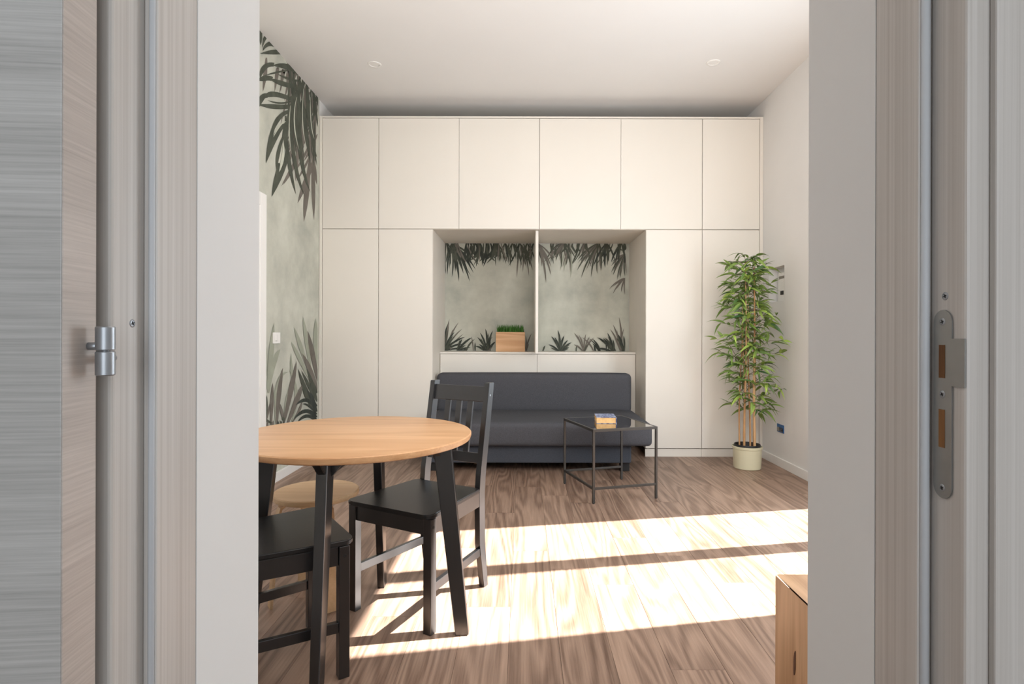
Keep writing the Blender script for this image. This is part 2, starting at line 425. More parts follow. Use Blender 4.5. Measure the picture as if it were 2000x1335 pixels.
# ---------------------------------------------------------------- doorway frame, hinge, strike plate, open leaf
d1 = empty('door_1', (0, .6, 0), kind='structure'); d1['label'] = 'pale laminate door frame around the open doorway'
ZT = 2.10
for s, xf in ((-1, DL), (1, DR)):
    def bx(name, a, b, y0, y1, z0, z1, mat, bev=.0015, par=d1):
        x0, x1 = sorted((xf + s * a, xf + s * b)); return box(name, par, x0, x1, y0, y1, z0, z1, mat, bev)
    bx('jamb', 0, .05, .592, .664, 0, ZT, M['laminate'])                       # stop part, flush with the plaster
    bx('jamb', .0125, .05, .543, .592, 0, ZT, M['laminate'], .003)             # rabbet that takes the leaf
    bm = bmesh.new(); tube(bm, [(0, 0, 0), (0, 0, ZT - .002)], .0032 if s < 0 else .0045, 10)
    g = link('gasket', bm, M['gasket'], d1, True); g.location = Vector((xf + s * (.0045 if s < 0 else .006), .5905, 0)) - d1.location
    bx('casing', .0335, .12, .534, .543, 0, ZT + .08, M['laminate'], .002)
box('jamb', d1, DL, DR, .592, .664, ZT, ZT + .02, M['laminate'], .001)
box('casing', d1, DL - .12, DR + .12, .534, .543, ZT + .08, ZT + .16, M['laminate'], .002)

def screw(parent, loc, axis, rad=.0042):
    """countersunk cross head"""
    bm = bmesh.new(); lathe(bm, [(0, .0002), (rad * .55, .0004), (rad, .0003), (rad * 1.15, -.0004), (rad * 1.15, -.002), (0, -.002)], 20)
    a = link('screw', bm, [M['steel'], M['dark']], parent, True)
    bm = bmesh.new(); bm.from_mesh(a.data)
    for k in range(2):
        n0 = len(bm.faces); ang = k * PI / 2 + .4
        beam(bm, (math.cos(ang) * rad * .55, math.sin(ang) * rad * .55, .0005), (-math.cos(ang) * rad * .55, -math.sin(ang) * rad * .55, .0005), .0011, .0007, Vector((0, 0, 1)), bevel=0)
        for f in list(bm.faces)[n0:]: f.material_index = 1
    bm.to_mesh(a.data); bm.free()
    a.rotation_euler = Vector(axis).to_track_quat('Z', 'Y').to_euler(); a.location = Vector(loc) - wpos(parent)
    return a
screw(d1, (DL - .0123, .5725, H + (652 - 633) * .5725 / F), (1, 0, 0), .0038)
screw(d1, (DR + .0123, .5705, H + (652 - 576) * .5705 / F), (-1, 0, 0), .0038)
# strike plate
sp = empty('strike_plate', Vector((DR + .0122, .572, 1.05)) - d1.location); sp.parent = d1
bm = bmesh.new()
hw, hh = .0122, .0955
# outline with the lip to the near side (-Y) ; u = along Y (near negative), v = z
lip0, lip1 = .019, .0665
pts = [(-hw * math.cos(PI * k / 12), hh - hw + hw * math.sin(PI * k / 12)) for k in range(13)]
pts += [(hw * math.cos(PI * k / 12), -(hh - hw) - hw * math.sin(PI * k / 12)) for k in range(13)]
pts += [(-hw, lip0), (-.0285, lip0), (-.0285, lip1), (-hw, lip1)]
prism(bm, pts, 0, -.0014, lambda u, v, w: (w, u, v))
link('plate', bm, M['strike'], sp)
for z0, z1 in ((.0265, .0600), (-.0440, -.0055)):
    bm = bmesh.new(); add_box(bm, -.0019, -.0012, -.0035, .0045, z0, z1)
    link('bolt_hole', bm, M['raw_wood'], sp)
for z in (.0835, .0098, -.0850): screw(sp, Vector((DR + .0122 - .0014, .572, 1.05 + z)), (-1, 0, 0), .0036)
# hinge
hg = empty('hinge', Vector((-.381, .5135, 1.104)) - d1.location); hg.parent = d1
zc = 1.104; s0 = .5135 / F
for z0, z1, nm in ((H + (652 - 686) * s0, H + (652 - 639) * s0, 'barrel'), (H + (652 - 735) * s0, H + (652 - 687.5) * s0, 'barrel')):
    bm = bmesh.new(); rr = .0078
    lathe(bm, [(0, z0 - zc), (rr - .001, z0 - zc), (rr, z0 - zc + .001), (rr, z1 - zc - .001), (rr - .001, z1 - zc), (0, z1 - zc)], 28)
    auto_smooth(link(nm, bm, M['steel'], hg))
bm = bmesh.new(); lathe(bm, [(0, -.018), (.003, -.018), (.003, .018), (0, .018)], 12); link('hinge_pin', bm, M['steel'], hg, True)
bm = bmesh.new(); tube(bm, [(-.004, -.001, .004), (-.018, 0, .004)], .0036, 12); link('leaf_pin', bm, M['steel'], hg, True)
bm = bmesh.new(); tube(bm, [(-.004, .006, -.008), (-.018, .034, -.008)], .0036, 12); link('frame_pin', bm, M['steel'], hg, True)
# open door leaf, folded back against the hall wall
lf = empty('door_leaf', (-.397, .5235, 0.008), R(5)); tag(lf, 'grey-beige wood-grain door leaf folded back at far left', 'door')
bm = bmesh.new(); add_box(bm, -.80, -.0012, -.0425, 0, 0, 2.09, .001)
link('leaf_panel', bm, M['leaf_face'], lf)
bm = bmesh.new(); add_box(bm, -.0012, 0, -.0425, 0, 0, 2.09, .0004)
link('edge_strip', bm, M['leaf_edge'], lf)
bm = bmesh.new(); beam(beam(bm, (-.74, -.0425, 1.02), (-.74, -.09, 1.02), .02, .02), (-.745, -.09, 1.02), (-.62, -.09, 1.02), .012, .02, Vector((0, 1, 0)))
link('door_handle', bm, M['steel'], lf)

# ---------------------------------------------------------------- cabinet wall
zb, zm, zt = .076, 2.077, 3.091
DT = .019
def cab(name, label, cat, x0, x1, z0, z1, doors, group=None, depth=.81, plinth=False, lo=0.0):
    root = empty(name, ((x0 + x1) / 2, YC + .4, lo), label=label, cat=cat, group=group)
    ya, yb = YC + DT + .001, YC + depth
    t = .018
    bm = bmesh.new()
    W = wpos(root)
    def a(xa, xb, y0, y1, za, zb_): add_box(bm, xa - W.x, xb - W.x, y0 - W.y, y1 - W.y, za - W.z, zb_ - W.z)
    e = .0006
    a(x0 + e, x0 + t, ya, yb, z0, z1); a(x1 - t, x1 - e, ya, yb, z0, z1)
    a(x0 + t, x1 - t, ya, yb, z0, z0 + t); a(x0 + t, x1 - t, ya, yb, z1 - t, z1); a(x0 + t, x1 - t, yb - .004, yb, z0 + t, z1 - t)
    link('carcass', bm, M['cab_edge'], root)
    n = doors; g = .0022
    for k in range(n):
        a0 = x0 + (x1 - x0) * k / n; a1 = x0 + (x1 - x0) * (k + 1) / n
        oy = random.uniform(-.0012, .0012)
        box('door', root, a0 + (g if k == 0 else g * .6), a1 - (g if k == n - 1 else g * .6), YC + oy, YC + DT + oy, z0 + .003, z1 - .003, M['cabinet'], .0012)
    if plinth:
        box('plinth', root, x0 + .001, x1 - .001, YC + .012, YC + .030, .0, zb - .004, M['cabinet'], .001)
    return root
S = [-1.840, -1.325, .145, 1.634, 2.158]
up = 'built-in cream cupboards under the ceiling'
cab('wall_cupboard', 'narrow cream upper cupboard at the far left beside the mural', 'cupboard', S[0], S[1], zm + .001, zt, 1, up, lo=zm)
cab('wall_cupboard', 'wide cream two-door upper cupboard left of centre, over the planter bay', 'cupboard', S[1], S[2], zm + .001, zt, 2, up, lo=zm)
cab('wall_cupboard', 'wide cream two-door upper cupboard right of centre, over the empty bay', 'cupboard', S[2], S[3], zm + .001, zt, 2, up, lo=zm)
cab('wall_cupboard', 'narrow cream upper cupboard at the far right above the bamboo', 'cupboard', S[3], S[4], zm + .001, zt, 1, up, lo=zm)
lw = 'tall cream wardrobe units'
NL, NR = -.829, 1.119
cab('wardrobe', 'tall cream single-door wardrobe next to the palm mural', 'wardrobe', S[0], S[1], zb, zm, 1, lw, plinth=True)
cab('wardrobe', 'tall cream single-door wardrobe directly left of the sofa', 'wardrobe', S[1], NL, zb, zm, 1, lw, plinth=True)
cab('wardrobe', 'tall cream single-door wardrobe directly right of the sofa', 'wardrobe', NR, S[3], zb, zm, 1, lw, plinth=True)
cab('wardrobe', 'tall cream single-door wardrobe behind the bamboo plant', 'wardrobe', S[3], S[4], zb, zm, 1, lw, plinth=True)
# filler boards
tag(box('trim_1', None, XL + .004, S[0] - .001, YC - .004, YC + .03, 0, 3.108, M['cabinet'], .001), kind='structure')
tag(box('trim_2', None, S[4] + .001, XR - .001, YC - .004, YC + .03, 0, 3.108, M['cabinet'], .001), kind='structure')
tag(box('trim_3', None, S[0] - .0005, S[4] + .0005, YC - .002, YC + .81, zt + .001, 3.108, M['cabinet'], .001), kind='structure')
# low box behind the sofa and the divider standing in the bay
nb = empty('niche_cabinet', (.14, 5.78, 0), label='low white cabinet with a centre divider filling the bay behind the sofa', cat='cabinet')
box('body', nb, NL + .001, NR - .001, 5.622, 5.952, 0, .922, M['cab_edge'], 0)
box('top_board', nb, NL + .001, NR - .001, 5.598, 5.952, .9225, .9405, M['cabinet'], .001)
box('front_panel', nb, NL + .004, .138, 5.602, 5.621, .01, .919, M['cabinet'], .001)
box('front_panel', nb, .141, NR - .004, 5.602, 5.621, .01, .919, M['cabinet'], .001)
box('divider', nb, .112, .138, 5.21, 5.95, .9415, 2.076, M['cabinet'], .001)

# ---------------------------------------------------------------- palm mural (flat print on the wall paper)
def lw_pt(x, y, off):       # a spot on the left wall
    Y = (VX_ - x) and (-XL) * F / (VX_ - x); return Vector((XL + off, Y, H + (VY - y) * Y / F))
def bw_pt(x, y, off):
    return Vector(((x - VX_) * YF / F, YF - off, H + (VY - y) * YF / F))
VX_ = VX
def leaf_poly(bm, mp, pts, w, mi, idx, clip, base_w=.35):
    """tapered curved blade through 2 or 3 control points, tip is last"""
    if len(pts) == 2:
        (x0, y0), (x2, y2) = pts; c = ((x0 + x2) / 2, (y0 + y2) / 2)
    else: (x0, y0), c, (x2, y2) = pts; c = (2 * c[0] - (x0 + x2) / 2, 2 * c[1] - (y0 + y2) / 2)
    n = 9; L, Rr = [], []
    off = .0012 + idx * .00003
    for i in range(n + 1):
        t = i / n
        x = (1 - t) ** 2 * x0 + 2 * t * (1 - t) * c[0] + t * t * x2; y = (1 - t) ** 2 * y0 + 2 * t * (1 - t) * c[1] + t * t * y2
        dx = 2 * (1 - t) * (c[0] - x0) + 2 * t * (x2 - c[0]); dy = 2 * (1 - t) * (c[1] - y0) + 2 * t * (y2 - c[1])
        d = math.hypot(dx, dy) or 1
        ww = w / 2 * (base_w + (1 - base_w) * math.sin(PI * min(1, t * 1.25) ** .8 * .5) if t < .55 else max(.0, math.cos((t - .55) / .45 * PI / 2)) ** .8)
        L.append(clip(x - dy / d * ww, y + dx / d * ww)); Rr.append(clip(x + dy / d * ww, y - dx / d * ww))
    for i in range(n):
        q = [L[i], L[i + 1], Rr[i + 1], Rr[i]]
        u = []
        for p in q:
            if not u or (abs(p[0] - u[-1][0]) + abs(p[1] - u[-1][1])) > .02: u.append(p)
        if len(u) > 2 and (abs(u[0][0] - u[-1][0]) + abs(u[0][1] - u[-1][1])) < .02: u.pop()
        if len(u) < 3: continue
        f = bm.faces.new([bm.verts.new(mp(p[0], p[1], off)) for p in u]); f.material_index = mi
PRINT = [M['mural_light'], M['mural_mid'], M['mural_dark'], M['mural_black'], M['mural_pale']]
# --- left wall
def clipL(x, y):
    x = min(x, 619.0)
    top = 57 + 1.164 * (x - 505.5) + 1.5
    return (max(x, 470), max(y, top))
mur = empty('palm_mural', (XL + .001, 4.6, 0), label='sage green palm leaf mural on the left wall by the wardrobe', cat='mural')
yA = 3.2
bm = bmesh.new()
add_box(bm, 0, .001, 4.0725 - 4.6, YC - .005 - 4.6, .073, ZC - .002); add_box(bm, 0, .001, yA - 4.6, 4.0725 - 4.6, 2.1215, ZC - .002)
link('mural_paper', bm, M['mural'], mur)
bmL = bmesh.new(); cnt = 0
def Lf(pts, w, mi, org=(490, 240), sc=.1648, bw=.35):
    global cnt
    P = [(org[0] + x * sc, org[1] + y * sc) for x, y in pts]
    leaf_poly(bmL, lw_pt, P, w * sc, mi, cnt, clipL, bw); cnt += 1
O1 = (490, 40)
# pale sage blades first
for a, b, w in (((520, 250), (60, 480), 90), ((520, 160), (60, 250), 80), ((560, 120), (70, 110), 70), ((430, 120), (165, 820), 95), ((480, 200), (335, 1010), 60),
                ((520, 200), (445, 930), 45), ((760, 900), (480, 1230), 26), ((770, 980), (490, 1330), 26), ((700, 860), (480, 1090), 24), ((760, 1060), (600, 1330), 26),
                ((690, 840), (610, 1330), 30), ((730, 900), (700, 1500), 24), ((775, 900), (770, 1480), 24), ((640, 830), (470, 960), 22), ((740, 1010), (530, 1330), 22),
                ((770, 1150), (560, 1560), 24), ((700, 1200), (520, 1480), 20)):
    Lf([a, b], w, 0)
for a, c, b, w in (((560, 690), (300, 480), (60, 560), 75), ((420, 440), (250, 450), (60, 560), 95), ((560, 700), (400, 600), (150, 720), 60), ((480, 1000), (250, 1130), (60, 1120), 70),
                   ((470, 1100), (250, 1180), (60, 1330), 70), ((520, 820), (300, 760), (90, 900), 55)):
    Lf([a, c, b], w, 0, O1)
# taupe middle layer: crossing leaflets falling left
for k in range(22):
    x0 = random.uniform(560, 800); y0 = random.uniform(-1180, -200); ln = random.uniform(520, 900)
    Lf([(x0, y0), (x0 - ln * .20, y0 + ln * .5), (x0 - ln * .33, y0 + ln)], random.uniform(22, 40), 1, (490, 240))
for k in range(16):
    x0 = random.uniform(560, 790); y0 = random.uniform(-100, 350); ln = random.uniform(300, 480)
    Lf([(x0, y0), (x0 - ln * .22, y0 + ln * .5), (x0 - ln * .5, y0 + ln)], random.uniform(24, 42), 1, (490, 240))
for a, b, w in (((760, 380), (545, 960), 60), ((690, 430), (620, 1180), 62), ((720, 250), (740, 1160), 48), ((700, 300), (775, 740), 46), ((560, 160), (520, 700), 40)):
    Lf([a, b], w, 1)
# taupe verticals in the upper corner
for x in (150, 290, 360, 430, 480):
    Lf([(x + 20, -900 + x * .9), (x + 10, -600), (x - 20, -360)], 46, 1)
# dark outlined fronds
for k in range(34):
    x0 = random.uniform(430, 800); y0 = -1216 + 1.0 * x0 + random.uniform(0, 300); x1 = x0 + random.uniform(-60, 110); y1 = random.uniform(-250, 560)
    Lf([(x0, y0), ((x0 + x1) / 2 - random.uniform(-20, 50), (y0 + y1) / 2), (x1, y1)], random.uniform(16, 32), random.choice((1, 2, 2)), (490, 240))
for P, w in (([(600, 660), (430, 560), (240, 540), ], 66), ([(260, 530), (150, 560), (95, 690)], 60), ([(560, 800), (380, 760), (200, 690)], 60), ([(240, 700), (160, 690), (60, 720)], 66),
             ([(590, 740), (520, 900), (380, 925)], 62), ([(430, 925), (240, 880), (150, 930)], 66), ([(190, 900), (120, 920), (90, 1030)], 66), ([(480, 1020), (300, 1030), (60, 1000)], 60),
             ([(420, 600), (300, 620), (140, 660)], 22), ([(560, 720), (440, 700), (300, 640)], 30), ([(470, 960), (330, 985), (180, 950)], 22),
             ([(470, 1080), (330, 1150), (250, 1330)], 52), ([(480, 1150), (410, 1230), (360, 1420)], 40),
             ([(320, 340), (200, 290), (125, 370)], 44), ([(420, 400), (300, 380), (90, 400)], 60), ([(240, 230), (170, 190), (120, 330)], 40), ([(90, 100), (100, 180), (100, 300)], 40),
             ([(330, 300), (240, 270), (150, 300)], 40)):
    Lf(P, w, 2, O1, bw=.75)
for P, w in (([(430, 20), (300, 130), (165, 490)], 62), ([(300, -60), (230, 150), (165, 485)], 46), ([(390, 130), (320, 330), (290, 560)], 44), ([(400, 200), (400, 450), (235, 885)], 52), ([(320, 480), (300, 640), (235, 880)], 62),
             ([(400, -80), (430, 400), (525, 855)], 46), ([(470, -300), (490, 350), (625, 870)], 46), ([(560, -500), (560, 250), (695, 830)], 48), ([(440, -120), (400, 100), (395, 330)], 40),
             ([(600, -700), (620, -50), (700, 480)], 32), ([(640, -800), (680, -100), (775, 520)], 40), ([(700, -500), (710, 100), (775, 420)], 30), ([(480, -380), (500, 0), (530, 400)], 32), ([(520, -450), (560, 0), (620, 420)], 30),
             ([(560, -600), (640, 0), (690, 420)], 26), ([(700, -860), (730, -350), (790, 60)], 34), ([(740, -830), (770, -400), (800, -150)], 44), ([(780, -800), (790, -500), (800, -250)], 40), ([(640, -760), (600, -300), (560, 60)], 24),
             ([(660, -700), (650, -200), (720, 250)], 26), ([(520, -500), (480, -100), (470, 250)], 30), ([(590, -640), (540, -200), (560, 250)], 26)):
    Lf(P, w, 2)
# pale slits inside the dark blades
for P, w in (([(370, 250), (365, 420), (320, 590)], 34), ([(400, -10), (330, 40), (250, 180)], 18), ([(455, -200), (440, 100), (470, 380)], 12), ([(530, -300), (500, 0), (560, 330)], 12), ([(610, -400), (600, 0), (640, 260)], 10), ([(690, -300), (700, 0), (740, 200)], 10)):
    Lf(P, w, 4)
# lower growth
O2 = (500, 620)
for P, w in (([(130, 860), (205, 70)], 60), ([(140, 900), (200, 560), (280, 380)], 60), ([(620, 640), (445, 120)], 50), ([(640, 600), (550, 0)], 50), ([(620, 720), (410, 290)], 46), ([(705, 600), (700, 10)], 60), ([(110, 700), (110, 330)], 40),
             ([(230, 1250), (250, 800), (380, 650)], 40), ([(420, 1250), (470, 900), (380, 620)], 36), ([(330, 1200), (380, 900), (480, 800)], 34), ([(150, 1100), (240, 850), (330, 640)], 40), ([(520, 1000), (430, 700), (410, 430)], 34)):
    Lf(P, w, 0, O2)
for P, w in (([(730, 760), (605, 160)], 60), ([(740, 900), (640, 640), (540, 430)], 56), ([(320, 1260), (400, 900), (475, 520)], 62), ([(370, 1260), (470, 1000), (545, 800)], 62), ([(240, 1280), (260, 950), (310, 600)], 56), ([(170, 1280), (190, 780)], 44), ([(330, 1260), (300, 1130), (275, 1020)], 34),
             ([(100, 1290), (130, 1150), (170, 1000)], 28), ([(420, 1250), (500, 1120), (540, 1000)], 30)):
    Lf(P, w, 1, O2)
for P, w in (([(100, 1300), (120, 920)], 40), ([(200, 1270), (130, 1230), (90, 1210)], 30), ([(330, 1240), (310, 1180)], 36), ([(710, 1080), (600, 900), (490, 610)], 52), ([(720, 1000), (640, 850), (530, 630)], 40), ([(715, 980), (660, 800), (595, 610)], 44), ([(715, 1150), (600, 960), (540, 780)], 36), ([(715, 900), (690, 840), (650, 740)], 40)):
    Lf(P, w, 2, O2)
for P, w in (([(710, 1110), (600, 985), (460, 1045)], 44), ([(710, 1190), (590, 1110), (440, 1210)], 44), ([(715, 1240), (600, 1170), (480, 1250)], 40), ([(712, 1060), (650, 960), (600, 860)], 40), ([(712, 1150), (620, 1050), (540, 1030)], 24), ([(712, 1215), (640, 1140), (550, 1120)], 22), ([(712, 1120), (680, 1000), (640, 880)], 30)):
    Lf(P, w, 3, O2, bw=.8)
for k in range(26):
    x = 90 + k * 24; Lf([(x + random.uniform(-20, 20), min(1680, 1800 - (x - 90) * .35)), (x + random.uniform(-40, 40), 1420), (x + random.uniform(-60, 60), random.uniform(1215, 1290))], random.uniform(36, 60), random.choice((1, 2, 3)), O2, bw=.6)
o = link('printed_leaves', bmL, PRINT, mur); o.location = -wpos(mur); tag(o, 'grey and charcoal palm leaves printed on the paper')
# --- back wall in the bay
mb = empty('palm_mural', (.14, YF - .001, .94), label='grey green palm leaf mural at the back of the bay above the sofa', cat='mural')
bm = bmesh.new(); add_box(bm, NL - .14 + .001, NR - .14 - .001, -.001, 0, .0015, 2.077 - .94 - .001); link('mural_paper', bm, M['mural'], mb)
def clipB(x, y): return (min(max(x, 868.8), 1228), min(max(y, 473), 684.6))
bmB = bmesh.new(); cnt2 = 0
def Bf(P, w, mi, org):
    global cnt2
    leaf_poly(bmB, bw_pt, [(org[0] + x * .18, org[1] + y * .18) for x, y in P], w * .18, mi, cnt2, clipB, .5); cnt2 += 1
A, B2 = (860, 460), (1040, 460)
def fan(base, tips, w, mi, org, bend=.08):
    for i, t in enumerate(tips):
        mx, my = (base[0] + t[0]) / 2, (base[1] + t[1]) / 2; dx, dy = t[0] - base[0], t[1] - base[1]
        s = 1 if dx > 0 else -1
        Bf([base, (mx + dy * bend * s * .5, my - abs(dx) * bend - 4), t], w * random.uniform(.7, 1.0), mi, org)
        if len(tips) > 2:
            k_ = random.uniform(.70, .92); a_ = random.uniform(-.16, .16); tx_ = base[0] + (dx * math.cos(a_) - dy * math.sin(a_)) * k_; ty_ = base[1] + (dx * math.sin(a_) + dy * math.cos(a_)) * k_
            Bf([base, ((base[0] + tx_) / 2, (base[1] + ty_) / 2 - 6), (tx_, ty_)], w * .6, max(1, mi - 1), org)
fan((515, 330), [(690, 380), (700, 450), (690, 520), (650, 580), (600, 540), (545, 560), (510, 560), (470, 540), (430, 480), (420, 420), (660, 330)], 18, 1, A)
fan((60, 1250), [(165, 730), (215, 820), (155, 1040), (200, 940), (100, 900), (240, 1010)], 20, 1, A)
fan((880, 100), [(830, 460), (890, 400), (960, 440), (1000, 380)], 20, 1, A)
fan((120, 90), [(75, 430), (125, 455), (200, 505), (320, 505), (385, 375), (360, 410), (420, 320), (250, 420), (160, 400), (330, 330), (300, 400), (60, 300)], 24, 3, A)
fan((60, 60), [(60, 420), (110, 330), (200, 380)], 20, 3, A)
for k in range(26):
    x = random.uniform(280, 600); Bf([(x, 85), (x + random.uniform(-30, 30), 180), (x + random.uniform(-90, 90), random.uniform(230, 345))], 28, 3 if k % 3 else 2, A)
for b in ((620, 80), (700, 80), (780, 80), (860, 80), (940, 80), (1010, 80)):
    for t in ((-70, random.uniform(170, 230)), (-20, random.uniform(200, 260)), (40, random.uniform(180, 250)), (90, random.uniform(200, 240))): fan(b, [(b[0] + t[0], b[1] + t[1])], 18, 2, A)
fan((620, 90), [(645, 290), (600, 260)], 24, 2, A); fan((700, 90), [(770, 300), (720, 270)], 22, 2, A); fan((800, 90), [(880, 325)], 26, 2, A); fan((900, 90), [(970, 335), (930, 230)], 22, 2, A)
fan((40, 1260), [(80, 960), (155, 1045), (270, 1100), (200, 1130), (235, 1180), (300, 1240), (120, 1120)], 24, 3, A)
fan((180, 1270), [(345, 1105), (280, 1150), (330, 1215), (240, 1120)], 24, 3, A)
fan((510, 1270), [(430, 1050), (490, 1010), (570, 1030), (400, 1100), (550, 1120), (420, 1180), (380, 1200), (600, 1150)], 26, 3, A)
fan((930, 1270), [(925, 1080), (960, 1130), (990, 1060)], 16, 1, A)
for k in range(22):
    x = random.uniform(30, 1010); a_ = random.uniform(-.5, .5); L_ = random.uniform(120, 260); Bf([(x, 85), (x + L_ * a_ * .4, 85 + L_ * .5), (x + L_ * a_, 85 + L_)], random.uniform(12, 20), random.choice((1, 2, 3)), A)
    x = random.uniform(180, 1010); a_ = random.uniform(-.7, .4); L_ = random.uniform(90, 260); Bf([(x, 85), (x + L_ * a_ * .4, 85 + L_ * .5), (x + L_ * a_, 85 + L_)], random.uniform(12, 20), random.choice((1, 2, 2)), B2)
for k in range(12):
    x = random.uniform(30, 560); a_ = random.uniform(-.2, .8); L_ = random.uniform(60, 190); Bf([(x, 1270), (x + L_ * a_ * .3, 1270 - L_ * .5), (x + L_ * a_, 1270 - L_)], random.uniform(12, 20), random.choice((1, 2, 3)), A)
    x = random.uniform(640, 1010); a_ = random.uniform(-.8, .2); L_ = random.uniform(60, 190); Bf([(x, 1270), (x + L_ * a_ * .3, 1270 - L_ * .5), (x + L_ * a_, 1270 - L_)], random.uniform(12, 20), random.choice((1, 2, 3)), B2)
# right half
fan((60, 90), [(160, 280), (200, 340), (200, 430), (145, 515), (230, 270), (100, 340)], 22, 1, B2)
fan((400, 80), [(410, 460), (340, 390), (300, 380)], 20, 0, B2)
fan((1000, 460), [(870, 630), (960, 610), (830, 580), (900, 520), (1000, 640)], 16, 1, B2)
fan((330, 80), [(195, 180), (235, 220), (250, 280), (315, 345), (410, 320), (460, 240), (290, 230)], 22, 2, B2)
fan((720, 80), [(480, 380), (525, 462), (635, 452), (700, 410), (740, 385), (490, 300), (480, 270), (560, 290), (600, 330)], 20, 2, B2)
fan((560, 80), [(500, 230), (540, 220), (620, 240)], 20, 2, B2)
fan((800, 80), [(820, 285), (880, 240), (785, 350), (660, 330), (890, 270), (760, 240)], 24, 3, B2)
fan((1000, 200), [(850, 400), (915, 480), (1000, 440), (850, 330), (860, 290), (870, 430), (950, 460)], 20, 2, B2)
fan((960, 80), [(850, 290), (900, 280), (930, 300), (1000, 300), (870, 240)], 22, 3, B2)
for k in range(14):
    x = random.uniform(190, 1000); Bf([(x, 85), (x + random.uniform(-10, 10), 130), (x + random.uniform(-60, 60), random.uniform(150, 210))], 22, 2, B2)
fan((560, 1270), [(450, 1050), (500, 1070), (580, 1060), (620, 1090), (670, 1100), (450, 1180)], 16, 1, B2)
fan((960, 1270), [(870, 960), (935, 880), (840, 1010), (990, 1000)], 20, 1, B2)
fan((300, 1270), [(175, 1180), (205, 1090), (275, 1020), (345, 1080), (425, 1155), (385, 1130), (240, 1100), (400, 1210)], 22, 3, B2)
fan((880, 1270), [(700, 1100), (760, 1110), (810, 1050), (690, 1225), (790, 1160), (870, 1120)], 24, 3, B2)
fan((990, 1270), [(920, 1060), (985, 1080), (940, 1150)], 26, 3, B2)
fan((110, 1270), [(140, 1190)], 22, 2, B2); fan((560, 1270), [(595, 1180)], 20, 2, B2); fan((475, 1270), [(480, 1190)], 14, 2, B2)
o = link('printed_leaves', bmB, PRINT, mb); o.location = -wpos(mb); tag(o, 'dark palm leaves printed along top and bottom')

# ---------------------------------------------------------------- fittings
sw = empty('light_switch', (XL + .002, 4.245, 1.045), label='small white light switch plate on the palm mural', cat='switch')
box('plate', sw, XL + .0065, XL + .0135, 4.185, 4.305, 1.045, 1.128, M['white_plastic'], .0015)
for k in range(2): box('rocker', sw, XL + .0138, XL + .0155, 4.2 + k * .046, 4.243 + k * .046, 1.06, 1.113, M['white_plastic'], .001)
box('emblem_mark', sw, XL + .0156, XL + .0158, 4.215, 4.245, 1.063, 1.0655, M['grey_plastic'])
for (x, y, lab) in ((-1.187, 4.47, 'round white recessed ceiling spotlight on the left, above the dining table'), (1.49, 4.43, 'round white recessed ceiling spotlight on the right, near the right wall')):
    c = empty('ceiling_spotlight', (x, y, ZC), label=lab, cat='ceiling light', group='recessed ceiling spotlights')
    bm = bmesh.new(); lathe(bm, [(.036, -.003), (.040, -.006), (.052, -.004), (.054, -.0002), (.036, -.0002), (.036, -.003)], 40); auto_smooth(link('bezel', bm, M['white_plastic'], c))
    bm = bmesh.new(); lathe(bm, [(0, -.0022), (.0355, -.0022), (.0355, -.0002), (0, -.0002)], 32); link('diffuser', bm, M['white_plastic'], c)
# intercom in the wall recess
ic = empty('wall_intercom', (XR + .06, 4.83, RZ0), label='white meter unit with grey display in the wall recess behind the bamboo', cat='control panel')
box('body', ic, XR + .028, XR + .0745, 4.742, 4.905, RZ0 + .001, 1.652, M['white_plastic'], .004)
box('display', ic, XR + .0265, XR + .0285, 4.758, 4.885, 1.600, 1.624, M['grey_plastic'], .0005)
for k, z in enumerate((1.565, 1.545, 1.528)): box('button', ic, XR + .0262, XR + .0285, 4.80, 4.845, z, z + .009, M['white_plastic'], .001)
box('socket_port', ic, XR + .0265, XR + .0285, 4.80, 4.86, 1.462, 1.496, M['dark'], .0005)
box('key_switch', ic, XR + .0265, XR + .0285, 4.745, 4.752, 1.57, 1.60, M['grey_plastic'], .0005)
so = empty('wall_socket', (XR - .001, 4.785, .29), label='uncovered blue wall socket low on the right wall', cat='socket')
box('box', so, XR - .006, XR - .0005, 4.722, 4.845, .29, .358, M['blue_plastic'], .001)
box('insert', so, XR - .0085, XR - .006, 4.73, 4.80, .298, .333, M['navy'], .001)
box('insert', so, XR - .0085, XR - .006, 4.80, 4.838, .298, .333, M['grey_plastic'], .001)
bm = bmesh.new(); tube(bm, [(0, 0, 0), (-.003, 0, 0)], .007, 14); q = link('socket_hole', bm, M['dark'], so); q.location = Vector((XR - .0085, 4.748, .314)) - wpos(so)

# ---------------------------------------------------------------- sofa bed
sx0, sx1 = -.79, 1.035
sf = empty('sofa_bed', (.12, 4.95, 0), label='charcoal grey three-seat sofa bed standing in the cabinet bay', cat='sofa')
def lp(x, y, z): w = wpos(sf); return (x - w.x, y - w.y, z)
bm = bmesh.new(); puff(bm, lp((NL + 1.045) / 2, 4.91, .315), ((1.045 - NL - .02) / 2, .42, .092), .035, (.0, .0, .010), (30, 12, 4))
link('seat_mattress', bm, M['fabric'], sf, True)
bm = bmesh.new(); puff(bm, lp((NL + 1.035) / 2, 5.36, .565), ((1.035 - NL - .03) / 2, .085, .185), .045, (0, .012, .004), (30, 3, 10))
b = link('backrest', bm, M['fabric'], sf, True)
bm = bmesh.new(); puff(bm, lp((NL + .9) / 2 + .01, 4.93, .148), ((.9 - NL) / 2 - .03, .36, .075), .012, (0, 0, 0), (24, 8, 2))
link('storage_base', bm, M['sofa_base'], sf, True)
